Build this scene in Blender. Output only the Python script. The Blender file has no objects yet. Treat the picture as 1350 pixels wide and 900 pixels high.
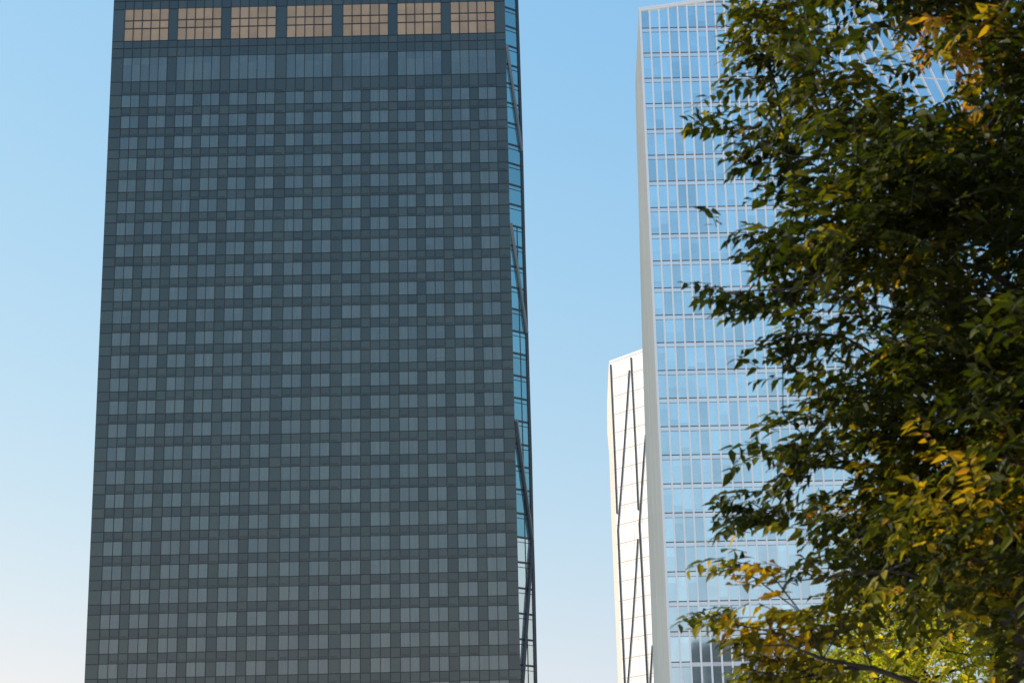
import bpy, math, random
import numpy as np
from mathutils import Vector, Matrix

random.seed(7)
rng = np.random.default_rng(7)
R = math.radians
scene = bpy.context.scene
col = scene.collection

# ------------------------------------------------------------------ camera
FPX = 2700.0                       # focal length in photo pixels (1350 px = 36 mm)
up_c = Vector((-190.0, 8175.0, -FPX)).normalized()      # world up seen by the camera (pitch + slight roll)
f_c = Vector((0, 0, -1))
y_c = (f_c - up_c * f_c.dot(up_c)).normalized()
x_c = y_c.cross(up_c)
ROT = Matrix((x_c, y_c, up_c))     # camera -> world
CAM = Vector((0, 0, 1.6))
cd = bpy.data.cameras.new('camera')
cam = bpy.data.objects.new('camera', cd)
col.objects.link(cam)
cam.matrix_world = Matrix.Translation(CAM) @ ROT.to_4x4()
cd.sensor_width = 36.0
cd.lens = 72.0
cd.clip_start = 0.1
cd.clip_end = 20000
cd.dof.use_dof = True
cd.dof.focus_distance = 300.0
cd.dof.aperture_fstop = 7.1
scene.camera = cam

# ------------------------------------------------------------------ sky, sun, exposure
SUN_EL, SUN_AZ = R(43), Vector((-0.95, 0.26))
SUN_AZ.normalize()
sun_dir = Vector((SUN_AZ.x * math.cos(SUN_EL), SUN_AZ.y * math.cos(SUN_EL), math.sin(SUN_EL)))
w = bpy.data.worlds.new('World')
scene.world = w
w.use_nodes = True
nt = w.node_tree
bg = nt.nodes['Background']
sky = nt.nodes.new('ShaderNodeTexSky')
sky.sky_type = 'NISHITA'
sky.sun_disc = False
sky.sun_elevation = SUN_EL
sky.sun_rotation = math.atan2(SUN_AZ.x, SUN_AZ.y)
sky.altitude = 0
sky.air_density = 1.9
sky.dust_density = 0.5
sky.ozone_density = 0.5
# colour response of the photograph's sky: one power curve per channel
sepc = nt.nodes.new('ShaderNodeSeparateColor')
comb = nt.nodes.new('ShaderNodeCombineColor')
nt.links.new(sky.outputs[0], sepc.inputs[0])
for ch, (gain, power) in enumerate(((0.525, 1.335), (1.405, .728), (3.76, .245))):
    pw = nt.nodes.new('ShaderNodeMath')
    pw.operation = 'POWER'
    pw.inputs[1].default_value = power
    ml_ = nt.nodes.new('ShaderNodeMath')
    ml_.operation = 'MULTIPLY'
    ml_.inputs[1].default_value = gain
    nt.links.new(sepc.outputs[ch], pw.inputs[0])
    nt.links.new(pw.outputs[0], ml_.inputs[0])
    nt.links.new(ml_.outputs[0], comb.inputs[ch])
nt.links.new(comb.outputs[0], bg.inputs[0])
bg.inputs[1].default_value = 0.10
sl = bpy.data.lights.new('sun', 'SUN')
sl.energy = 4.6
sl.angle = R(0.53)
sl.color = (1.0, 0.94, 0.85)
so = bpy.data.objects.new('sun', sl)
col.objects.link(so)
so.rotation_euler = sun_dir.to_track_quat('Z', 'Y').to_euler()
so.location = (-60, 40, 120)
vs = scene.view_settings
vs.view_transform = 'Standard'
vs.look = 'None'
vs.exposure = 0.62
vs.gamma = 1.0
vs.use_curve_mapping = False


# ------------------------------------------------------------------ helpers
def ray(px, py):
    return ROT @ Vector(((px - 675) / FPX, -(py - 450) / FPX, -1.0))


def at(px, py, Y):
    d = ray(px, py)
    return CAM + d * (Y / d.y)


def on_plane(px, py, p0, n):
    d = ray(px, py)
    return CAM + d * ((p0 - CAM).dot(n) / d.dot(n))


def tag(o, label=None, cat=None, group=None, kind=None):
    if label: o['label'] = label
    if cat: o['category'] = cat
    if group: o['group'] = group
    if kind: o['kind'] = kind
    return o


def empty(name, loc):
    o = bpy.data.objects.new(name, None)
    o.location = loc
    o.empty_display_size = 1
    col.objects.link(o)
    o['_base'] = [loc[0], loc[1], loc[2]]
    return o


class MB:
    def __init__(self):
        self.v, self.f, self.t = [], [], []

    def poly(self, pts, tint=None):
        i = len(self.v)
        self.v += [tuple(p) for p in pts]
        self.f.append(tuple(range(i, i + len(pts))))
        self.t.append(random.random() if tint is None else tint)

    def box(self, x0, x1, y0, y1, z0, z1, tint=None):
        t = random.random() if tint is None else tint
        i = len(self.v)
        self.v += [(x, y, z) for z in (z0, z1) for y in (y0, y1) for x in (x0, x1)]
        for q in ((0, 2, 3, 1), (4, 5, 7, 6), (0, 1, 5, 4), (2, 6, 7, 3), (0, 4, 6, 2), (1, 3, 7, 5)):
            self.f.append(tuple(i + k for k in q))
            self.t.append(t)

    def slab(self, pts, off, tint=None):
        """closed slab: polygon pts extruded by the vector off"""
        t = random.random() if tint is None else tint
        i = len(self.v)
        n = len(pts)
        self.v += [tuple(p) for p in pts] + [tuple(Vector(p) + off) for p in pts]
        self.f.append(tuple(range(i, i + n)))
        self.f.append(tuple(range(i + 2 * n - 1, i + n - 1, -1)))
        self.t += [t, t]
        for k in range(n):
            a, b = i + k, i + (k + 1) % n
            self.f.append((a, a + n, b + n, b))
            self.t.append(t)

    def bar(self, p, q, n, wid, dep, tint=None):
        """bar from p to q lying on a surface with outward normal n, standing dep proud"""
        p, q = Vector(p), Vector(q)
        d = (q - p).normalized()
        s = d.cross(n).normalized() * (wid / 2)
        self.slab([p - s, q - s, q + s, p + s], n * dep, tint)

    def build(self, name, mat, parent=None, smooth=False):
        base = Vector((0, 0, 0))
        r = parent
        while r is not None:
            if '_base' in r:
                base = Vector(r['_base'])
            r = r.parent
        me = bpy.data.meshes.new(name)
        me.from_pydata([(x - base.x, y - base.y, z - base.z) for x, y, z in self.v], [], self.f)
        a = me.attributes.new('tint', 'FLOAT', 'FACE')
        a.data.foreach_set('value', self.t)
        for m in (mat if isinstance(mat, (list, tuple)) else [mat]):
            me.materials.append(m)
        if smooth:
            me.polygons.foreach_set('use_smooth', [True] * len(me.polygons))
        me.update()
        o = bpy.data.objects.new(name, me)
        col.objects.link(o)
        if parent: o.parent = parent
        return o


def mat(name, base=(.5, .5, .5), rough=.5, metal=0.0, ior=1.5, var=0.0, var2=None, noise=None, bump=None, stripes=None):
    m = bpy.data.materials.new(name)
    m.use_nodes = True
    t = m.node_tree
    b = t.nodes['Principled BSDF']
    b.inputs['Roughness'].default_value = rough
    b.inputs['Metallic'].default_value = metal
    b.inputs['IOR'].default_value = ior
    cur = None
    rgb = t.nodes.new('ShaderNodeRGB')
    rgb.outputs[0].default_value = (*base, 1)
    cur = rgb.outputs[0]
    if var:
        at_ = t.nodes.new('ShaderNodeAttribute')
        at_.attribute_name = 'tint'
        mx = t.nodes.new('ShaderNodeMix')
        mx.data_type = 'RGBA'
        lo = tuple(c * (1 - var) for c in base)
        hi = var2 or tuple(min(1, c * (1 + var)) for c in base)
        mx.inputs[6].default_value = (*lo, 1)
        mx.inputs[7].default_value = (*hi, 1)
        t.links.new(at_.outputs['Fac'], mx.inputs[0])
        cur = mx.outputs[2]
    geo = t.nodes.new('ShaderNodeNewGeometry')
    if noise:
        sc, amt, stretch = noise
        mp = t.nodes.new('ShaderNodeMapping')
        mp.inputs['Scale'].default_value = stretch
        t.links.new(geo.outputs['Position'], mp.inputs[0])
        nz = t.nodes.new('ShaderNodeTexNoise')
        nz.inputs['Scale'].default_value = sc
        nz.inputs['Detail'].default_value = 4
        t.links.new(mp.outputs[0], nz.inputs['Vector'])
        mr = t.nodes.new('ShaderNodeMapRange')
        mr.inputs[1].default_value, mr.inputs[2].default_value = .25, .75
        mr.inputs[3].default_value, mr.inputs[4].default_value = 1 - amt, 1 + amt
        t.links.new(nz.outputs[0], mr.inputs[0])
        mu = t.nodes.new('ShaderNodeVectorMath')
        mu.operation = 'SCALE'
        t.links.new(cur, mu.inputs[0])
        t.links.new(mr.outputs[0], mu.inputs['Scale'])
        cur = mu.outputs[0]
    t.links.new(cur, b.inputs['Base Color'])
    if bump:
        sc, st = bump
        nz = t.nodes.new('ShaderNodeTexNoise')
        nz.inputs['Scale'].default_value = sc
        nz.inputs['Detail'].default_value = 2
        t.links.new(geo.outputs['Position'], nz.inputs['Vector'])
        bp = t.nodes.new('ShaderNodeBump')
        bp.inputs['Strength'].default_value = st
        bp.inputs['Distance'].default_value = 0.05
        t.links.new(nz.outputs[0], bp.inputs['Height'])
        t.links.new(bp.outputs[0], b.inputs['Normal'])
    return m


M = {}
M['clad'] = mat('dark_cladding', (.038, .046, .037), .10, 0, 1.8, var=.30, noise=(.25, .10, (1, 1, 1)))
M['dark_win'] = mat('dark_window_glass', (.055, .065, .051), .03, 0, 2.3, var=.30, noise=(1.6, .35, (2.2, 1, .12)), bump=(.3, .05))
M['bronze'] = mat('bronze_panel', (.40, .275, .17), .30, 0, 1.5, var=.14, noise=(.5, .10, (1, 1, 1)))
M['joint'] = mat('dark_joint_metal', (.02, .023, .024), .35)
M['blue_glass'] = mat('blue_facet_glass', (.20, .42, .50), .05, .70, 1.5, var=.15, bump=(.3, .06))
M['bright_sky_glass'] = mat('bright_sky_facet_glass', (.62, .70, .70), .05, .80, 1.5, var=.08)  # bevel glass with a brighter sky reflection put into its colour
M['steel'] = mat('painted_steel', (.16, .19, .20), .45, .2)
M['dark_steel'] = mat('dark_steel', (.022, .033, .042), .4)
M['tower_glass'] = mat('tower_glass', (.70, .82, .86), .04, .88, 1.5, var=.17, noise=(.16, .07, (2.0, 1, 1.2)), bump=(.22, .06))
M['white_fin'] = mat('white_fin_metal', (.90, .89, .86), .45)
M['spandrel'] = mat('pale_spandrel_glass', (.84, .87, .87), .15, .55, var=.06)
M['transom'] = mat('brown_transom_metal', (.26, .19, .15), .45)
M['beige'] = mat('beige_metal_panel', (.92, .83, .69), .5, 0, var=.02, noise=(.8, .07, (4, 4, .05)))
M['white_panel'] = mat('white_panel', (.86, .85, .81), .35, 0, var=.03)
M['roof'] = mat('roof_gravel', (.25, .25, .24), .9)
M['conc'] = mat('paving_granite', (.36, .35, .325), .9, noise=(.6, .18, (1, 1, 1)))
M['block_wall'] = mat('dark_block_wall', (.035, .04, .038), .35, noise=(.2, .2, (1, 1, 1)))
M['block_glass'] = mat('dark_block_glass', (.03, .04, .045), .06, 0, 1.8, var=.4)
M['bark'] = mat('bark', (.026, .020, .015), .9, noise=(9, .35, (1, 1, .3)), bump=(30, .6))

# ------------------------------------------------------------------ ground
g = MB()
S = 6000
g.poly([(-S, -S, 0), (S, -S, 0), (S, S, 0), (-S, S, 0)])
tag(g.build('ground', M['conc']), kind='structure')

NF = Vector((0, -1, 0))


# ------------------------------------------------------------------ dark tower
def dark_tower():
    Y = 345.0
    X = lambda px, py: at(px, py, Y).x
    Z = lambda px, py: at(px, py, Y).z
    xl = .5 * (X(150, 0) + X(111.5, 900))
    xr = .5 * (X(665.5, 0) + X(686.5, 900))
    z_top = Z(400, 0) + 46.0  # unseen upper storeys added so the tower shades the glass tower's left flank
    root = empty('dark_tower', ((xl + xr) / 2, Y + 20, 0))
    tag(root, 'broad dark office tower with small paired windows and a beige band near its top', 'building')
    # body behind the skin
    core = MB()
    D = Y + 34
    core.box(xl + .3, xr - .3, Y + .35, D, 0, z_top - .2)
    core.build('core', M['clad'], root)
    # bays: five panes each, between them one pier pane
    bays = [(164.4, 222.2), (234.4, 291.8), (304.4, 363.7), (378.2, 437.8), (452.2, 511.8), (523.8, 581.5), (594.0, 652.2)]
    ycol = lambda px: 30 - .0235 * (px - 400)
    bx = [(X(a, ycol(a)), X(b, ycol(b))) for a, b in bays]
    xs = [xl]
    for a, b in bx:
        xs += [a + (b - a) * k / 5 for k in range(6)]
    xs.append(xr)
    # levels
    zc = lambda py: Z(163, py)
    o_t, o_1, o_2, o_b = zc(13.3), zc(28.4), zc(38.9), zc(54.9)
    b_t, b_1, b_b = zc(76.7), zc(86.2), zc(108.4)
    z1, z26 = zc(126.2), zc(874.4)
    fh = (z1 - z26) / 25
    wh = fh * .592
    nrow = 26
    tops = [z1 - fh * k for k in range(60) if z1 - fh * k - wh > 9]
    levels = [z_top] + [zc(2.5) + fh * k for k in range(10, 0, -1)] + [zc(2.5), o_t, o_b, zc(64.4), b_t, b_b]
    for t in tops: levels += [t, t - wh]
    levels += [6.0, 0.0]
    # cladding panels: one skin, a slightly different tone and tilt for each panel
    skin = MB()
    for c in range(len(xs) - 1):
        for r in range(len(levels) - 1):
            j = [random.uniform(-.006, .006) for _ in range(3)]
            x0, x1, za, zb = xs[c], xs[c + 1], levels[r], levels[r + 1]
            skin.poly([(x0, Y + j[0], zb), (x1, Y + j[1], zb), (x1, Y + j[1] + j[2], za), (x0, Y + j[0] + j[2], za)])
    # thickness and the flank edge of the skin
    skin.poly([(xl, Y + .01, 0), (xl, Y + .01, z_top), (xl, Y + .33, z_top), (xl, Y + .33, 0)])
    skin.poly([(xl, Y + .01, z_top), (xr, Y + .01, z_top), (xr, Y + .33, z_top), (xl, Y + .33, z_top)])
    skin.build('cladding', M['clad'], root)

    def panes(mb, x_edges, za, zb, proud=.035):
        for a, b in zip(x_edges[:-1], x_edges[1:]):
            j = [random.uniform(-.006, .006) for _ in range(3)]
            y = Y - proud
            q = [Vector((a + .03, y + j[0], zb)), Vector((b - .03, y + j[1], zb)), Vector((b - .03, y + j[1] + j[2], za)), Vector((a + .03, y + j[0] + j[2], za))]
            if random.random() < .3:
                f = random.uniform(.15, .8)
                m1, m2 = q[3].lerp(q[0], f), q[2].lerp(q[1], f)
                t0 = random.uniform(.1, .7)
                mb.poly([q[0], q[1], m2, m1], t0)
                mb.poly([m1, m2, q[2], q[3]], t0 + random.uniform(.1, .3))
            else:
                mb.poly(q)
    # top band
    for i in range(7):
        e = [bx[i][0] + (bx[i][1] - bx[i][0]) * k / 5 for k in range(6)]
        m = MB()
        for za, zb in ((o_t, o_1), (o_1, o_2), (o_2, o_b)): panes(m, e, za, zb)
        p = m.build('upper_window', M['bronze'], root)
        p['label'] = 'large beige fifteen-pane opening in the top band'
        fr = MB()
        for zz in (o_1, o_2): fr.box(e[0], e[-1], Y - .11, Y - .05, zz - .09, zz + .09)
        for x in e[1:-1]: fr.box(x - .075, x + .075, Y - .112, Y - .052, o_b, o_t)
        fr.build('frame', M['joint'], p)
        m = MB()
        for za, zb in ((b_t, b_1), (b_1, b_b)): panes(m, e, za, zb)
        p = m.build('wide_window', M['dark_win'], root)
    # ordinary windows: the lowest seven rows in view are the largest
    rest = MB()
    n = 0
    for r in range(len(tops) - 1, -1, -1):
        t = tops[r]
        for i in range(7):
            e = [bx[i][0] + (bx[i][1] - bx[i][0]) * k / 5 for k in range(6)]
            if r == 25 and i == 6:
                spans = [e]
            else:
                spans = [e[0:3], e[3:6]]
            for s in spans:
                if r < nrow and n < 100:
                    m = MB()
                    panes(m, s, t, t - wh)
                    m.build('window', M['dark_win'], root)
                    n += 1
                else:
                    panes(rest, s, t, t - wh)
    o = rest.build('window', M['dark_win'], root)
    o['kind'] = 'stuff'
    # joints between panels, standing a little proud
    v = MB()
    for x in xs[1:-1]: v.box(x - .055, x + .055, Y - .085, Y - .012, 0, z_top, 0)
    v.build('mullion', M['joint'], root)
    h = MB()
    for z in levels[1:-1]: h.box(xl + .02, xr - .02, Y - .08, Y - .016, z - .045, z + .045, 0)
    h.build('transom', M['joint'], root)
    lv = MB()                       # louvre slots in the lower half of each spandrel
    for t in tops:
        for i in range(7):
            for k in range(6):
                if random.random() < .35:
                    continue
                a = bx[i][0] + (bx[i][1] - bx[i][0]) * k / 5 + .2
                b = a + (bx[i][1] - bx[i][0]) / 5 - .4
                for q in (.14, .26): lv.box(a, b, Y - .03, Y - .013, t + (fh - wh) * q - .02, t + (fh - wh) * q + .02, 0)
    lv.build('vent_slots', M['joint'], root)
    # cap along the roof
    cp = MB()
    cp.box(xl - .05, xr + .05, Y - .12, Y + .5, z_top + .004, z_top + .3, 0)
    cp.build('parapet', M['joint'], root)
    # right-hand bevel: a glass strip turned about 38 degrees away
    P0 = Vector((xr, Y, 0))
    nb = Vector((.78, -1, 0)).normalized()
    bl = [(665.5, 0), (668, 75), (672.5, 300), (679, 560), (682, 710), (686.5, 900)]
    br = [(681, 0), (683.5, 75), (687.5, 205), (690.5, 330), (694.5, 450), (699, 600), (701.5, 712), (703, 760), (706, 900)]
    rp = [on_plane(x, y, P0, nb) for x, y in br]
    top_r = rp[0] + (rp[0] - rp[1]).normalized() * 4.2 
    top_r.z = z_top
    bot_r = rp[-1] + (rp[-1] - rp[-2]) * ((rp[-1].z) / (rp[-2].z - rp[-1].z))
    chain = [top_r] + rp + [bot_r]

    def at_z(z):
        for a, b in zip(chain[:-1], chain[1:]):
            if a.z >= z >= b.z: return a.lerp(b, (a.z - z) / (a.z - b.z))
        return chain[-1].copy() if z < 1 else chain[0].copy()
    zs_px = [-15, 10, 34.5, 60, 85, 110, 135.5, 162, 190, 215, 243, 269, 297, 323.5, 351, 378.5, 407, 436, 465, 494.5, 524, 554, 584.5, 614, 644.5, 676, 707.5, 740.5, 774.5, 808, 842, 876]
    zs = []
    for py in zs_px:
        e = on_plane(665.5 + 21 * py / 900 + 1, py, P0, nb)
        zs.append(e.z)
    st = zs[-2] - zs[-1]
    while zs[-1] - st > 3: zs.append(zs[-1] - st)
    zs.append(0.0)
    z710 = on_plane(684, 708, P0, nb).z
    gl = [MB(), MB()]
    for za, zb in zip([z_top] + zs[:-1], zs):
        ra, rb = at_z(za), at_z(zb)
        la, lb = Vector((xr, Y, za)), Vector((xr, Y, zb))
        j = nb * random.uniform(-.01, .01)
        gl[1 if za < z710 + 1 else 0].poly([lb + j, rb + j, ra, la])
        if zb > 0.5:
            tr = MB()
            tr.bar(lb + nb * .02, rb + nb * .02, nb, .32, .10)
            tr.bar(lb + nb * .02 - Vector((0, 0, .85)), at_z(zb - .85) + nb * .02, nb, .09, .06)
            tr.build('bevel_transom', M['dark_steel'], root)
    o = gl[0].build('bevel_glazing', M['blue_glass'], root)
    o2 = gl[1].build('bevel_glazing', M['bright_sky_glass'], root)
    o2['label'] = 'lower part of the bevel glazing, coloured pale as brighter reflected sky'
    ml = MB()
    for a, b in zip(zs[12:-1], zs[13:]):
        pa = Vector((xr, Y, a)).lerp(at_z(a), .52)
        pb = Vector((xr, Y, b)).lerp(at_z(b), .52)
        ml.bar(pa + nb * .02, pb + nb * .02, nb, .14, .05)
    ml.build('bevel_mullion', M['dark_steel'], root)
    # outer edge frame
    for k in range(len(chain) - 1):
        pass
    e = MB()
    for a, b in zip(chain[:-1], chain[1:]): e.bar(a - nb * .3, b - nb * .3, nb, .52, .5, 0)
    e.build('edge_frame', M['dark_steel'], root)
    # slanting braces over the bevel
    def brace(p, q, wid, m):
        b = MB()
        a, c = on_plane(*p, P0, nb), on_plane(*q, P0, nb)
        b.bar(a + nb * .10, c + nb * .10, nb, wid, .45, .5)
        return b.build('brace', M[m], root)
    brace((666.8, 60), (686.6, 200), .30, 'steel')
    brace((672.2, 295), (693.5, 440), .34, 'steel')
    brace((679.2, 553), (700.5, 712), .34, 'steel')
    brace((678.2, 556), (699.6, 713), .34, 'dark_steel')
    brace((700.3, 712), (687.5, 902), .44, 'dark_steel')
    b = MB()
    b.poly([(xr, Y, 0), (xr, Y, z_top), tuple(top_r), (bot_r.x, bot_r.y, 0)])
    # the far flank behind the bevel, and the roof
    fl = MB()
    fl.slab([chain[-1] - nb * .32, (xr - .3, Y + .36, 0), (xr - .3, D, 0), (chain[-1].x, D, 0)], Vector((0, 0, .01)))
    q = [Vector((c.x - .25, c.y + .05, c.z)) for c in chain]
    for a, c in zip(q[:-1], q[1:]):
        fl.poly([c, (c.x, D, c.z), (a.x, D, a.z), a])
    fl.poly([(q[0].x, q[0].y, z_top - .3), (q[0].x, D, z_top - .3), (xr - .3, D, z_top - .3), (xr - .3, Y + .36, z_top - .3)])
    fl.build('flank', M['blue_glass'], root)


# ------------------------------------------------------------------ glass tower
def glass_tower():
    Y = 350.0
    ANG = math.tan(R(0.6))
    p0 = at(847.8, 104, Y)
    n = Vector((ANG, -1, 0)).normalized()
    u = Vector((1, ANG, 0)).normalized()
    P = lambda px, py: on_plane(px, py, p0, n)
    xl = P(847.8, 104)
    s_of = lambda p: (Vector(p) - xl).dot(u)
    pt = lambda s, z: Vector((xl.x + u.x * s, xl.y + u.y * s, z))
    dx = (s_of(P(1010, 101.2)) - 0) / 13.0
    zt = P(844, 15).z
    A = P(1092, -22)
    B = P(1310, 440)
    sA, sB = s_of(A), s_of(B)
    z_t1, z_tN = P(845, 37.5).z, P(882, 872.2).z
    N = round((872.2 - 37.5) / 36.3)
    fh = (z_t1 - z_tN) / N
    root = empty('glass_tower', (xl.x + 28, Y + 20, 0))
    tag(root, 'tall pale blue glass tower with white fins, half hidden by the near tree', 'building')
    roof = lambda s: zt + (A.z - zt) * s / sA
    lim = lambda s: roof(s) if s <= sA else A.z + (B.z - A.z) * (s - sA) / (sB - sA)
    ncol = int(sB / dx)
    smax = ncol * dx
    trz = [z_t1 + fh * k for k in (3, 2, 1)] + [z_t1 - fh * k for k in range(0, 60) if z_t1 - fh * k > 2]
    # structure behind
    core = MB()
    D = Vector((6, 30, 0))
    core.slab([pt(.2, 0), pt(smax, 0), pt(smax, lim(smax) - .3), pt(sA, A.z - .5), pt(.2, zt - .5)], D)
    for i in range(len(core.v)):
        x, y, z = core.v[i]
        core.v[i] = (x, y + .4, z)
    core.build('core', M['tower_glass'], root)
    # glass panes
    rows = [(a, b) for a, b in zip(trz[:-1], trz[1:])]
    big, rest, n_own = [], MB(), 0
    band = fh * .17

    def quad(mb, c, za, zb):
        a, b = c * dx + .05, (c + 1) * dx - .05
        ta, tb = min(za, lim(a) - .1), min(za, lim(b) - .1)
        if ta <= zb and tb <= zb: return False
        ta, tb = max(ta, zb + .01), max(tb, zb + .01)
        j = [random.uniform(-.007, .007) for _ in range(3)]
        j.append(j[0] + j[2] - j[1])
        q = [pt(a, zb) + n * (.03 + j[0]), pt(b, zb) + n * (.03 + j[1]), pt(b, tb) + n * (.03 + j[2]), pt(a, ta) + n * (.03 + j[3])]
        if abs(ta - tb) < .01 and ta - zb > 2 and random.random() < .5:
            f = random.choice((.25, .4, .55, .7, .85))         # a blind drawn part of the way down
            m1, m2 = q[3].lerp(q[0], f), q[2].lerp(q[1], f)
            t0 = random.uniform(.1, .8)
            mb.poly([q[0], q[1], m2, m1], t0)
            mb.poly([m1, m2, q[2], q[3]], min(1, t0 + random.uniform(.1, .45)))
        else:
            mb.poly(q)
        return True
    z_view = P(870, 905).z
    for r in range(len(rows) - 1, -1, -1):
        za, zb = rows[r]
        for c in range(ncol):
            if za > z_view and n_own < 100 and c < 9:
                m = MB()
                if quad(m, c, za - band, zb):
                    m.build('window', M['tower_glass'], root)
                    n_own += 1
            else:
                quad(rest, c, za - band, zb)
    o = rest.build('window', M['tower_glass'], root)
    o['kind'] = 'stuff'
    # spandrel bands, transoms
    sp, tr = MB(), MB()

    def s_end(z):
        """where the level z leaves the front face on the right"""
        if z <= B.z: return smax
        if z >= A.z: return -1
        return min(smax, sA + (sB - sA) * (A.z - z) / (A.z - B.z))

    def s_start(z):
        return 0 if z <= zt else sA * (z - zt) / (A.z - zt)
    for z in trz:
        s0, s1 = s_start(z), s_end(z)
        if s1 - s0 < 1: continue
        for c in range(ncol):
            quad(sp, c, z - .12, z - band + .04)
        tr.bar(pt(s0 + .1, z) + n * .02, pt(s1 - .05, z) + n * .02, n, .10, .10, 0)
        tr.bar(pt(s0 + .1, z - band) + n * .02, pt(s1 - .05, z - band) + n * .02, n, .07, .06, 0)
    sp.build('spandrel', M['spandrel'], root)
    tr.build('transom', M['transom'], root)
    for c in range(1, ncol + 1):
        s = c * dx
        f = MB()
        f.bar(pt(s, 0), pt(s, lim(s)), n, .31, .20, 0)
        f.build('fin', M['white_fin'], root)
    # white coping along the slanted roof and the cream corner edge
    cp = MB()
    cp.bar(pt(-.3, zt + .15), pt(sA, A.z + .15), n, .75, .45, 0)
    cp.slab([pt(-.3, zt - .2), pt(sA, A.z - .2), pt(sA, A.z + .5), pt(-.3, zt + .5)], Vector((.6, 2.2, 0)))
    cp.build('coping', M['white_fin'], root)
    ed = MB()
    ed.bar(pt(0, 0), pt(0, zt), n, .42, .3, 0)
    ed.build('corner_trim', M['white_fin'], root)
    # left flank: a cream panelled side that flares out downwards
    nb = Vector((-1.7, -1, 0)).normalized()
    pp = xl - u * .21
    fl = [(841.5, 27), (837.5, 112), (839, 180), (841.5, 250), (846.5, 450), (854, 680), (862, 900)]
    q = [on_plane(x, y, pp, nb) for x, y in fl]
    bot = q[-1] + (q[-1] - q[-2]) * (q[-1].z / (q[-2].z - q[-1].z))
    ch = q + [bot]
    top = Vector((pp.x, pp.y, zt))
    bm_ = MB()
    zz = lambda z: Vector((pp.x, pp.y, z))
    prev = top
    bm_.poly([zz(ch[0].z), top, ch[0]])
    for a, b in zip(ch[:-1], ch[1:]):
        k = max(1, int((a.z - b.z) / (2 * fh)))
        for i in range(k):
            a2, b2 = a.lerp(b, i / k), a.lerp(b, (i + 1) / k)
            bm_.poly([b2, zz(b2.z), zz(a2.z), a2])
            # the return behind the panelled side
            bm_.poly([(b2.x + 4, b2.y + 20, b2.z), b2, a2, (a2.x + 4, a2.y + 20, a2.z)])
    bm_.build('side_panel', M['beige'], root)
    sm = MB()
    for a, b in zip(ch[:-1], ch[1:]):
        a2, b2 = zz(a.z).lerp(a, .62), zz(b.z).lerp(b, .62)
        sm.bar(a2, b2, nb, .05, .03, 0)
    sm.build('side_seam', M['beige'], root)
    # right-hand facet: folds back from the diagonal A-B, its fins lean with it
    Cc = at(1420, 132, Y + 9)
    Dd = at(1420, 1000, Y + 9)
    nf = (B - A).cross(Cc - A).normalized()
    if nf.y > 0: nf = -nf
    fg = MB()
    E = pt(smax, 0)
    Bm = pt(smax, lim(smax))
    Dg = Vector((Cc.x, Cc.y, 0))
    fg.poly([A, Bm, Cc])
    fg.poly([Bm, E, Dg, Cc])
    fg.slab([Cc, Dg, Dg + D, Cc + D], Vector((-.05, 0, 0)))
    fg.build('facet_glazing', M['tower_glass'], root)
    for k in range(1, 16):
        t = k / 16
        a = A.lerp(Cc, t)
        dirn = (Bm - A)
        # fin parallel to the fold, ends on the line Bm-Cc
        b = Bm.lerp(Cc, t)
        f = MB()
        f.bar(a, b, nf, .26, .26, 0)
        f.build('facet_fin', M['white_fin'], root)
    ff = MB()
    ff.bar(A, Bm, nf, .45, .3, 0)
    ff.bar(A, Cc, nf, .6, .3, 0)
    for z in trz:
        if z >= A.z: continue
        p1 = A.lerp(Bm, (A.z - z) / (A.z - Bm.z)) if z > Bm.z else pt(smax, z)
        p2 = A.lerp(Cc, (A.z - z) / (A.z - Cc.z)) if z > Cc.z else Vector((Cc.x, Cc.y, z))
        m_ = nf if z > Bm.z else (Dg - E).cross(Vector((0, 0, 1))).normalized()
        ff.bar(p1, p2, m_, .16, .12, 0)
    ff.build('facet_trim', M['white_fin'], root)


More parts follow.
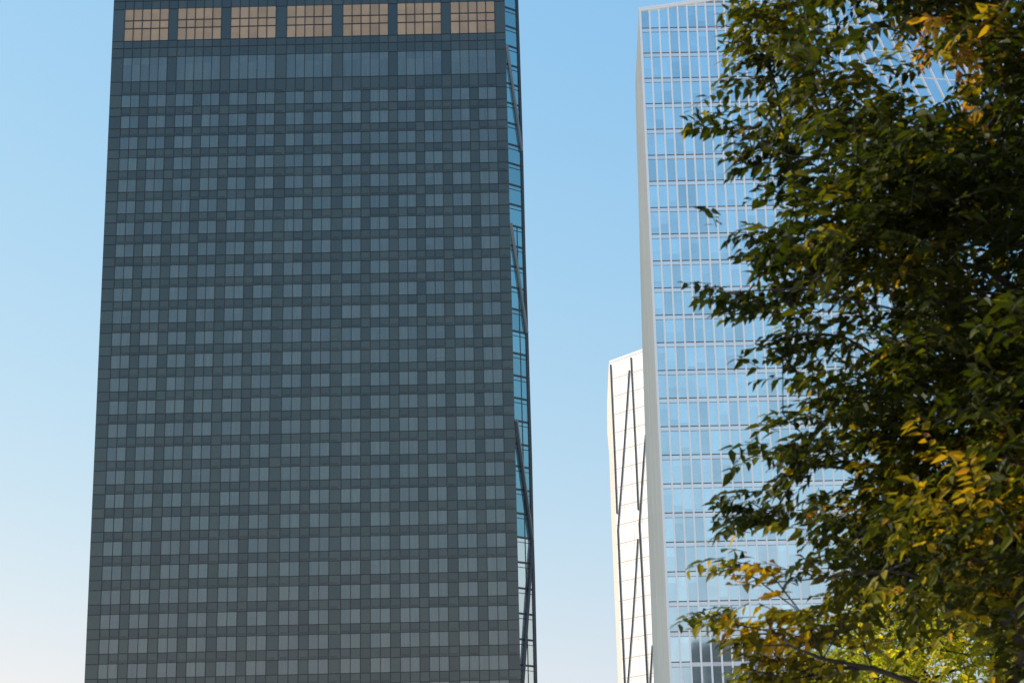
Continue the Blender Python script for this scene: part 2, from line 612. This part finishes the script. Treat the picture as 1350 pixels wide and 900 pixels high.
# ------------------------------------------------------------------ white tower
def white_tower():
    Y = 508.0
    p0 = at(804, 478, Y)
    n = Vector((-1, -1, 0)).normalized()
    P = lambda px, py: on_plane(px, py, p0, n)
    u = Vector((1, -1, 0)).normalized()
    root = empty('white_tower', (p0.x + 12, p0.y + 12, 0))
    tag(root, 'bright white faceted tower with dark zigzag struts, rising behind the blue glass tower', 'building')
    TL, TR = P(804, 478), P(848, 462)
    s_tr = (TR - p0).dot(u)
    wid = s_tr * 2.3
    ztr = TL.z + (TR.z - TL.z) * 2.3
    pt = lambda s, z: Vector((p0.x + u.x * s, p0.y + u.y * s, z))
    zl = [P(808 + 14 * (y - 498.7) / 400, y).z for y in (498.7, 594)]
    fh = (zl[0] - zl[1]) / 4
    zs = [zl[0] + fh * k for k in range(6, 0, -1)] + [zl[0] - fh * k for k in range(60) if zl[0] - fh * k > 2] + [0]
    face = MB()
    rl = lambda s: TL.z + (TR.z - TL.z) * s / s_tr
    ncol = 9
    for c in range(ncol):
        a, b = wid * c / ncol, wid * (c + 1) / ncol
        for za, zb in zip([zs[0] + fh] + zs[:-1], zs):
            ta, tb = min(za, rl(a)), min(za, rl(b))
            if ta <= zb and tb <= zb: continue
            ta, tb = max(ta, zb + .01), max(tb, zb + .01)
            face.poly([pt(a, zb), pt(b, zb), pt(b, tb), pt(a, ta)])
    face.build('facade', M['white_panel'], root)
    bd = MB()
    bd.slab([pt(.05, 0), pt(wid, 0), pt(wid, ztr - .4), pt(.05, TL.z - .4)], Vector((22, 22, 0)))
    bd.v = [(x + .2, y + .2, z) for x, y, z in bd.v]
    bd.build('core', M['white_panel'], root)
    ln = MB()
    for z in zs[:-1]:
        s0 = 0 if z <= TL.z else (z - TL.z) / (TR.z - TL.z) * s_tr
        if s0 > wid - .5: continue
        ln.bar(pt(s0, z), pt(wid, z), n, .22, .05, 0)
        ln.bar(pt(s0, z - .75), pt(wid, z - .75), n, .05, .03, 0)
    ln.build('floor_joint', M['floor_joint'], root)
    vj = MB()
    for c in range(1, ncol):
        a = wid * c / ncol
        vj.bar(pt(a, 0), pt(a, rl(a)), n, .06, .025, 0)
    vj.build('panel_joint', M['pale_joint'], root)

    def strut(pts, wd=.42):
        m = MB()
        q = [P(*p) for p in pts]
        for a, b in zip(q[:-1], q[1:]): m.bar(a + n * .06, b + n * .06, n, wd * .48, .12, 0)
        m.build('strut', M['strut'], root)
    strut([(805.2, 480.5), (810.5, 600), (813.6, 677)], .75)
    strut([(814.7, 698), (817, 750), (824, 905)], .85)
    strut([(832, 471), (838.5, 600), (841.6, 672)], .75)
    strut([(843, 690), (846.2, 750), (854, 905)], .9)
    strut([(829.8, 488), (822, 605), (814.7, 699)], .7)
    strut([(851.2, 573), (848.5, 608), (843, 691)], .75)
    strut([(841, 710), (838.7, 750), (834, 822), (827.5, 905)], .65)
    strut([(860.2, 850), (857, 905)], .75)
    # left flank, turned further away, flaring out downwards
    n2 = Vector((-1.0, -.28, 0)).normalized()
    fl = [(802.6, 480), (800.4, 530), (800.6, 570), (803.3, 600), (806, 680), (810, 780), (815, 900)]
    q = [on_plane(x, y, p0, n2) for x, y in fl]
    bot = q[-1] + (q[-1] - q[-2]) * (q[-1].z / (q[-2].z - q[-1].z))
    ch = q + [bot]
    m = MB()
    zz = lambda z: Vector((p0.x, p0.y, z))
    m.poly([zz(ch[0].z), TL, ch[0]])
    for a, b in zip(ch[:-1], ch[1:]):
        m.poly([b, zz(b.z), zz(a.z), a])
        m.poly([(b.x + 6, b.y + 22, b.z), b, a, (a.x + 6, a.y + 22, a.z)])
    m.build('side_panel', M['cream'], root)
    cp = MB()
    cp.slab([pt(-.1, TL.z - .1), pt(wid, ztr - .1), pt(wid, ztr + .5), pt(-.1, TL.z + .5)], Vector((1.2, 1.2, 0)))
    cp.v = [(x - .06, y - .06, z) for x, y, z in cp.v]
    cp.build('coping', M['white_panel'], root)


M['floor_joint'] = mat('tan_joint', (.60, .53, .43), .6)
M['pale_joint'] = mat('pale_joint', (.55, .50, .42), .6)
M['strut'] = mat('strut_metal', (.02, .028, .035), .6, ior=1.3)
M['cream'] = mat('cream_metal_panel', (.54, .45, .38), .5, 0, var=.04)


# ------------------------------------------------------------------ office block that shows only as a reflection in the glass
def office_block(x0, x1, y0, y1, h, name, label, wall, win):
    root = empty(name, ((x0 + x1) / 2, (y0 + y1) / 2, 0))
    tag(root, label, 'building')
    b = MB()
    b.box(x0, x1, y0, y1, 0, h)
    b.build('wall', wall, root)
    s = MB()
    z = 4.0
    while z + 2.6 < h:
        x = x0 + 1
        while x + 3 < x1:
            s.box(x, x + 2.8, y1 - .1, y1 + .04, z, z + 2.3)
            x += 3.6
        z += 4.0
    s.build('window', win, root)['kind'] = 'stuff'
    r = MB()
    r.box(x0 + 3, x1 - 8, y0 + 3, y1 - 6, h + .002, h + 4)
    r.build('roof_plant', wall, root)


# ------------------------------------------------------------------ trees
def leaf_material(name, stops, trans=.3, tcol_gain=2.2):
    m = bpy.data.materials.new(name)
    m.use_nodes = True
    t = m.node_tree
    b = t.nodes['Principled BSDF']
    out = t.nodes['Material Output']
    a = t.nodes.new('ShaderNodeAttribute')
    a.attribute_name = 'tint'
    r = t.nodes.new('ShaderNodeValToRGB')
    el = r.color_ramp.elements
    while len(el) < len(stops): el.new(.5)
    for e, (p, c) in zip(el, stops):
        e.position = p
        e.color = (*c, 1)
    t.links.new(a.outputs['Fac'], r.inputs[0])
    t.links.new(r.outputs[0], b.inputs['Base Color'])
    b.inputs['Roughness'].default_value = .55
    b.inputs['IOR'].default_value = 1.33
    b.inputs['Specular IOR Level'].default_value = .18
    sc = t.nodes.new('ShaderNodeVectorMath')
    sc.operation = 'MULTIPLY'
    sc.inputs[1].default_value = (tcol_gain, tcol_gain * .95, tcol_gain * .35)
    t.links.new(r.outputs[0], sc.inputs[0])
    tr = t.nodes.new('ShaderNodeBsdfTranslucent')
    t.links.new(sc.outputs[0], tr.inputs[0])
    mx = t.nodes.new('ShaderNodeMixShader')
    mx.inputs[0].default_value = trans
    t.links.new(b.outputs[0], mx.inputs[1])
    t.links.new(tr.outputs[0], mx.inputs[2])
    t.links.new(mx.outputs[0], out.inputs[0])
    return m


def norm(a):
    return a / np.maximum(np.linalg.norm(a, axis=-1, keepdims=True), 1e-9)


def tube(mb, pts, rads, sides=6):
    """tapered tube along pts"""
    i0 = len(mb.v)
    prev = None
    for k, p in enumerate(pts):
        d = (pts[min(k + 1, len(pts) - 1)] - pts[max(k - 1, 0)])
        d = d / max(np.linalg.norm(d), 1e-9)
        ref = np.array([0, 0, 1.0]) if abs(d[2]) < .9 else np.array([1.0, 0, 0])
        s = np.cross(d, ref); s /= np.linalg.norm(s)
        t = np.cross(s, d)
        for q in range(sides):
            an = 2 * math.pi * q / sides
            mb.v.append(tuple(p + rads[k] * (math.cos(an) * s + math.sin(an) * t)))
    for k in range(len(pts) - 1):
        for q in range(sides):
            a = i0 + k * sides + q
            b = i0 + k * sides + (q + 1) % sides
            mb.f.append((a, b, b + sides, a + sides))
            mb.t.append(.5)


def make_tree(name, label, base, center, radii, h_trunk, n_anchor, sprays_per, leaf_len, leafmat, seed, extra_tips=(), holes=(), tint_fn=None,
              thin=0.35, r_trunk=.15, group=None, spray_len=(.22, .42), clear=2.2, shell=.45, clump=(.20, .20, .13), limbs=()):
    rg = np.random.default_rng(seed)
    base, center, radii = np.array(base, float), np.array(center, float), np.array(radii, float)
    root = empty(name, tuple(base))
    tag(root, label, 'tree', group)
    # anchors: where the foliage clumps sit
    A = []
    ph = rg.uniform(0, 6.28, (6, 3))
    fr = rg.uniform(1.2, 3.0, (6, 3))
    def field(p):
        return sum(math.sin((fr[k] * p).sum() + ph[k][0]) for k in range(6)) / 6
    while len(A) < n_anchor:
        d = norm(rg.normal(size=3))
        rr = rg.uniform(shell, 1.0) ** .6
        p = center + d * radii * rr * (1 + .10 * field(d * 3))
        if p[2] < base[2] + clear + .25 * field(p * 2): continue
        if field(p) < -thin: continue
        if any(np.linalg.norm(np.cross(p - h[0], h[1])) < h[2] for h in holes): continue
        A.append(p)
    n_main = len(A)
    A += [np.array(t, float) for t in extra_tips]
    # skeleton: trunk first, then each anchor joined to the best existing node
    nodes, par = [], []
    nt_ = 14
    for k in range(nt_):
        f = k / (nt_ - 1)
        nodes.append(base + np.array([.10 * math.sin(2.2 * f + seed), .10 * math.sin(3 * f), h_trunk * f]))
        par.append(k - 1)
    limb_nodes = []
    for L in limbs:                 # explicit limbs, given from the trunk outwards
        L = [np.array(q, float) for q in L]
        dist = [np.linalg.norm((nodes[k] - L[0]) * np.array([1, 1, 1.0])) + (3 if nodes[k][2] > L[0][2] + .1 else 0) for k in range(3, nt_)]
        pr = 3 + int(np.argmin(dist))
        s = nodes[pr]
        seq = [s + (L[0] - s) * f + np.array([0, 0, .12 * math.sin(math.pi * f)]) for f in (.3, .6)] + L
        for q in seq:
            nodes.append(q); par.append(pr); pr = len(nodes) - 1
    axis_d = [math.hypot(a[0] - base[0], a[1] - base[1]) + .25 * abs(a[2] - base[2] - h_trunk * .6) for a in A]
    tip = {}
    for i in np.argsort(axis_d):
        a = A[i]
        N = np.array(nodes)
        v = a - N
        dist = np.linalg.norm(v, axis=1)
        back = np.maximum(0, N[:, 2] - a[2] + .25 * np.hypot(v[:, 0], v[:, 1]))      # limbs rise outwards
        cost = dist + 1.3 * back
        cost[:4] += 3
        cost[dist < .12] += 1
        j = int(np.argmin(cost))
        s, pr = nodes[j], j
        L = dist[j]
        nseg = max(1, int(L / .28))
        bend = rg.normal(size=3) * .07 * L
        for k in range(1, nseg + 1):
            f = k / nseg
            q = s + (a - s) * f + bend * math.sin(math.pi * f) + np.array([0, 0, .10 * L * math.sin(math.pi * f)])
            nodes.append(q); par.append(pr); pr = len(nodes) - 1
        tip[i] = pr
    N = np.array(nodes)
    cnt = np.zeros(len(N))
    for k in range(len(N) - 1, -1, -1):
        cnt[k] += .6 if cnt[k] == 0 else 0
        if par[k] >= 0: cnt[par[k]] += cnt[k]
    rad = np.maximum(.0035, r_trunk * (cnt / cnt[0]) ** .52)
    kids = [[] for _ in N]
    for k in range(len(N)):
        if par[k] >= 0: kids[par[k]].append(k)
    # trunk
    tb = MB()
    rt = np.array([max(rad[k], .012) for k in range(nt_)])
    rt[0] *= 1.35
    tube(tb, [N[k] for k in range(nt_)], rt, 12)
    tb.build('trunk', M['bark'], root, True)
    # each first-order limb is a branch of its own
    firsts = [k for k in range(nt_, len(N)) if par[k] < nt_]
    sizes = sorted(firsts, key=lambda k: -cnt[k])
    def chains(mb, start):
        stack = [(par[start], start)]
        while stack:
            p, k = stack.pop()
            ch = [p, k]
            while kids[ch[-1]]:
                ks = sorted(kids[ch[-1]], key=lambda q: -cnt[q])
                for o in ks[1:]: stack.append((ch[-1], o))
                ch.append(ks[0])
            rr = [min(rad[c], rad[ch[1]] * 1.15) for c in ch]
            tube(mb, [N[c] for c in ch], rr, 6)
    for k in sizes:
        mb = MB()
        chains(mb, k)
        mb.build('branch', M['bark'], root, True)
    # foliage: sprays of alternate leaves round each anchor
    P0, D0, LEN, TI = [], [], [], []
    for i, a in enumerate(A):
        k = tip[i]
        pd = N[k] - N[par[k]]
        pd = pd / max(np.linalg.norm(pd), 1e-9)
        out = norm(a - np.array([base[0], base[1], a[2] - .1]))
        ex = i >= n_main
        ns = sprays_per if not ex else max(3, sprays_per // 2)
        ti = tint_fn(a, rg) if tint_fn else rg.uniform(0, .5)
        for s in range(ns):
            d = norm(pd * .5 + out * .7 + rg.normal(size=3) * np.array([.75, .75, .40]) * (1 if not ex else .35) + np.array([0, 0, -.05]))
            o = rg.normal(size=3) * np.array(clump) * (1 if not ex else .28)
            P0.append(a + o - d * .12); D0.append(d)
            LEN.append(rg.uniform(*spray_len) * (1 if not ex else .62)); TI.append(ti)
    P0, D0, LEN, TI = map(np.array, (P0, D0, LEN, TI))
    mb = MB()
    V, T = [], []
    twv = []
    for p, d, L, ti in zip(P0, D0, LEN, TI):
        sag = rg.uniform(.10, .35)
        nl = int(L / .030)
        side = norm(np.cross(d, [0, 0, 1.0]) + rg.normal(size=3) * .18)
        upv = np.cross(side, d)
        fs = (np.arange(nl) + .6) / nl
        pos = p + np.outer(fs * L, d) + np.outer(-sag * L * fs ** 2, [0, 0, 1.0])
        twv.append((p, p + d * L * .5 + np.array([0, 0, -sag * L * .25]), pos[-1]))
        sg = np.where(np.arange(nl) % 2 == 0, 1.0, -1.0)
        ang = np.radians(rg.uniform(35, 70, nl))
        ld = np.outer(np.cos(ang), d) + np.outer(np.sin(ang) * sg, side)
        ld[:, 2] -= rg.uniform(.05, .75, nl)
        ld = norm(ld + rg.normal(size=(nl, 3)) * .16)
        nn = norm(upv + rg.normal(size=(nl, 3)) * .35)
        ls = norm(np.cross(ld, nn))
        nn = np.cross(ls, ld)
        ll = leaf_len * rg.uniform(.62, 1.2, nl) * (1 - .25 * (fs > .9))
        ww = ll * rg.uniform(.40, .54, nl)
        cu = rg.uniform(.02, .22, nl)
        fo = rg.uniform(.05, .28, nl)
        def pnt(f, wv, lift):
            return pos + ld * (ll * f)[:, None] + ls * (ww * wv)[:, None] + nn * (ll * (lift - cu * f * f))[:, None]
        st = np.stack([pnt(.06, 0, 0), pnt(.40, 0, 0), pnt(.75, 0, 0), pnt(1.08, 0, 0),
                       pnt(.36, .5, fo * .5), pnt(.72, .34, fo * .34), pnt(.36, -.5, fo * .5), pnt(.72, -.34, fo * .34)], 1)
        V.append(st)
        T.append(np.clip(ti + rg.normal(size=nl) * .085 + (rg.uniform(size=nl) < .025) * .35, 0, 1))
    V = np.concatenate(V)
    T = np.concatenate(T)
    nL = len(V)
    faces = np.array([[0, 1, 4, 4], [1, 2, 5, 4], [2, 3, 5, 5], [0, 6, 1, 1], [1, 6, 7, 2], [2, 7, 3, 3]])
    fl = []
    for k in range(6):
        f = list(faces[k])
        fl.append(f[:3] if f[2] == f[3] else f)
    off = (np.arange(nL) * 8)
    F = []
    for k in range(6):
        arr = np.array(fl[k])[None, :] + off[:, None]
        F += arr.tolist()
    tf = np.tile(T, 6)
    verts = (V.reshape(-1, 3)).tolist()
    nF = len(F)
    nb = MB()
    for a, b, c in twv: tube(nb, [a, b, c], [.0028, .0022, .0012], 3)
    o = len(verts)
    mb.v = verts + nb.v
    mb.f = F + [tuple(i + o for i in q) for q in nb.f]
    mb.t = tf.tolist() + nb.t
    ob = mb.build('crown', [leafmat, M['bark']], root)
    mi = np.zeros(len(mb.f), dtype=np.int32)
    mi[nF:] = 1
    ob.data.polygons.foreach_set('material_index', mi)
    ob.data.update()
    print(name, 'leaves', nL, 'nodes', len(N))
    return root


STOPS = [(0.0, (.010, .016, .002)), (.25, (.022, .029, .003)), (.45, (.064, .066, .005)), (.62, (.17, .135, .008)), (.78, (.33, .20, .010)), (.90, (.28, .12, .018)), (1.0, (.17, .085, .05))]
M['leaf'] = leaf_material('zelkova_leaf', STOPS, .34, 2.4)
M['leaf_far'] = leaf_material('sunlit_leaf', [(0, (.09, .13, .012)), (.4, (.19, .21, .014)), (.7, (.36, .30, .016)), (1, (.42, .26, .02))], .48, 2.2)

dark_tower()
glass_tower()
white_tower()
office_block(75, 122, -90, -60, 130, 'office_block', 'dark office block standing across the plaza, mirrored low in the blue glass tower', M['block_wall'], M['block_glass'])

YT = 10.8
w_ = lambda px, py, Y: tuple(at(px, py, Y))


def tint_near(a, rg):
    # autumn colour comes in boughs: low ones are yellow, a few high ones orange-brown, upper-middle ones tinted as sunlit
    d = Vector(a) - CAM
    c = ROT.transposed() @ d
    px, py = 675 + FPX * c.x / -c.z, 450 - FPX * c.y / -c.z
    t = .07 + .15 * rg.uniform() + .10 * math.sin(a[0] * 5 + a[2] * 3) 
    low = max(0, min(1, (4.05 - a[2]) / .55))
    t += .40 * low * rg.uniform(.5, 1.2)
    for sx, sy, sr, ad in TINT_SPOTS:
        q = math.hypot(px - sx, py - sy) / sr
        if q < 1: t += ad * (1 - q * q)
    return t


TINT_SPOTS = [(1020, 25, 60, .34), (1300, 55, 80, .66), (1110, 70, 90, .26), (1170, 130, 60, .2), (1305, 640, 60, .75), (1270, 715, 45, .42), (1210, 640, 55, .2), (1000, 740, 70, .42), (1140, 340, 40, .4),  # upper-middle spots put sunlit olive highlights into the leaf tint
              (1150, 500, 50, .3), (1020, 800, 90, .3), (1190, 640, 60, .3)]
tips = [(975, 15), (1000, 8), (1020, 35), (1030, 60), (1040, 15), (990, 45), (1050, 80), (912, 378), (935, 385), (965, 390), (995, 392), (1020, 385), (905, 148), (935, 158), (965, 172), (995, 185), (1015, 200), (948, 45), (965, 62), (985, 78), (1000, 95), (950, 30),
        (958, 100), (985, 150), (990, 248), (960, 308), (985, 318), (1005, 330), (930, 680), (945, 668), (965, 660), (985, 672), (950, 690), (975, 690), (1005, 665),
        (940, 738), (960, 752), (990, 750), (945, 822), (965, 835), (900, 812), (925, 815), (1010, 545), (1025, 585), (1010, 470), (1030, 440), (970, 20), (1000, 110), (950, 205), (972, 215),
        (1030, 610), (1020, 640), (960, 880), (975, 860), (990, 850), (1010, 835), (1030, 850), (985, 885), (1010, 875), (1040, 870), (1060, 840), (1075, 880), (1050, 890), (1020, 895), (1000, 815), (1040, 815), (1080, 825), (1025, 800), (1100, 800), (1115, 845), (1340, 800), (1300, 820), (1330, 850), (1345, 890), (1320, 880), (1290, 790)]
rt_ = random.Random(3)
tip_pts = [w_(px + 22, py, YT + rt_.uniform(-.2, .2)) for px, py in tips]


def hole(px, py, rpx):
    d = ray(px, py).normalized()
    return (np.array(CAM), np.array(d), rpx / FPX * YT)


holes = [hole(1195, 70, 92), hole(1150, 25, 60), hole(1255, 105, 70), hole(1312, 315, 58), hole(1185, 380, 55), hole(1095, 392, 50), hole(1030, 400, 50), hole(1075, 765, 48), hole(1120, 495, 36), hole(1150, 625, 14), hole(1070, 200, 14), hole(1110, 195, 14)]
limbs = [
    [w_(1330, 930, 11.0), w_(1210, 902, 10.8), w_(1150, 880, 10.7), w_(1085, 868, 10.6), w_(1040, 850, 10.5), w_(1000, 850, 10.4)],
    [w_(1400, 800, 11.0), w_(1280, 770, 10.6), w_(1170, 752, 10.4), w_(1050, 765, 10.3), w_(1005, 768, 10.2)],
    [w_(1430, 520, 10.9), w_(1350, 480, 10.6), w_(1260, 395, 10.3), w_(1180, 408, 10.2), w_(1060, 380, 10.1), w_(960, 385, 10.0)],
    [w_(1420, 370, 10.9), w_(1350, 326, 10.5), w_(1310, 300, 10.3), w_(1230, 240, 10.1), w_(1130, 215, 10.1), w_(1040, 205, 10.2), w_(970, 172, 10.3)],
    [w_(1460, 560, 10.4), w_(1350, 478, 9.8), w_(1295, 530, 9.6), w_(1230, 560, 9.5)],
    [w_(1440, 400, 11.2), w_(1290, 385, 11.3), w_(1250, 378, 11.3), w_(1200, 352, 11.2), w_(1120, 300, 11.1)],
]
trunk_base = (3.45, 10.9, 0)
make_tree('zelkova_tree', 'large zelkova tree close by with dark green leaves turning yellow and orange', trunk_base, (3.66, 10.8, 5.9), (2.12, 2.1, 4.7), 8.0,
          1250, 11, .091, M['leaf'], 11, tip_pts, holes, tint_near, limbs=limbs, r_trunk=.105, thin=.10, clear=3.62)
make_tree('autumn_tree', 'sunlit yellow-green tree further back, glimpsed low behind the dark leafy tree', (5.6, 25.5, 0), (5.5, 25.5, 4.4), (2.7, 2.6, 2.4), 4.6,
          620, 9, .10, M['leaf_far'], 5, tint_fn=lambda a, rg: rg.uniform(.2, .75), r_trunk=.14, clump=(.25, .25, .2), shell=.5)
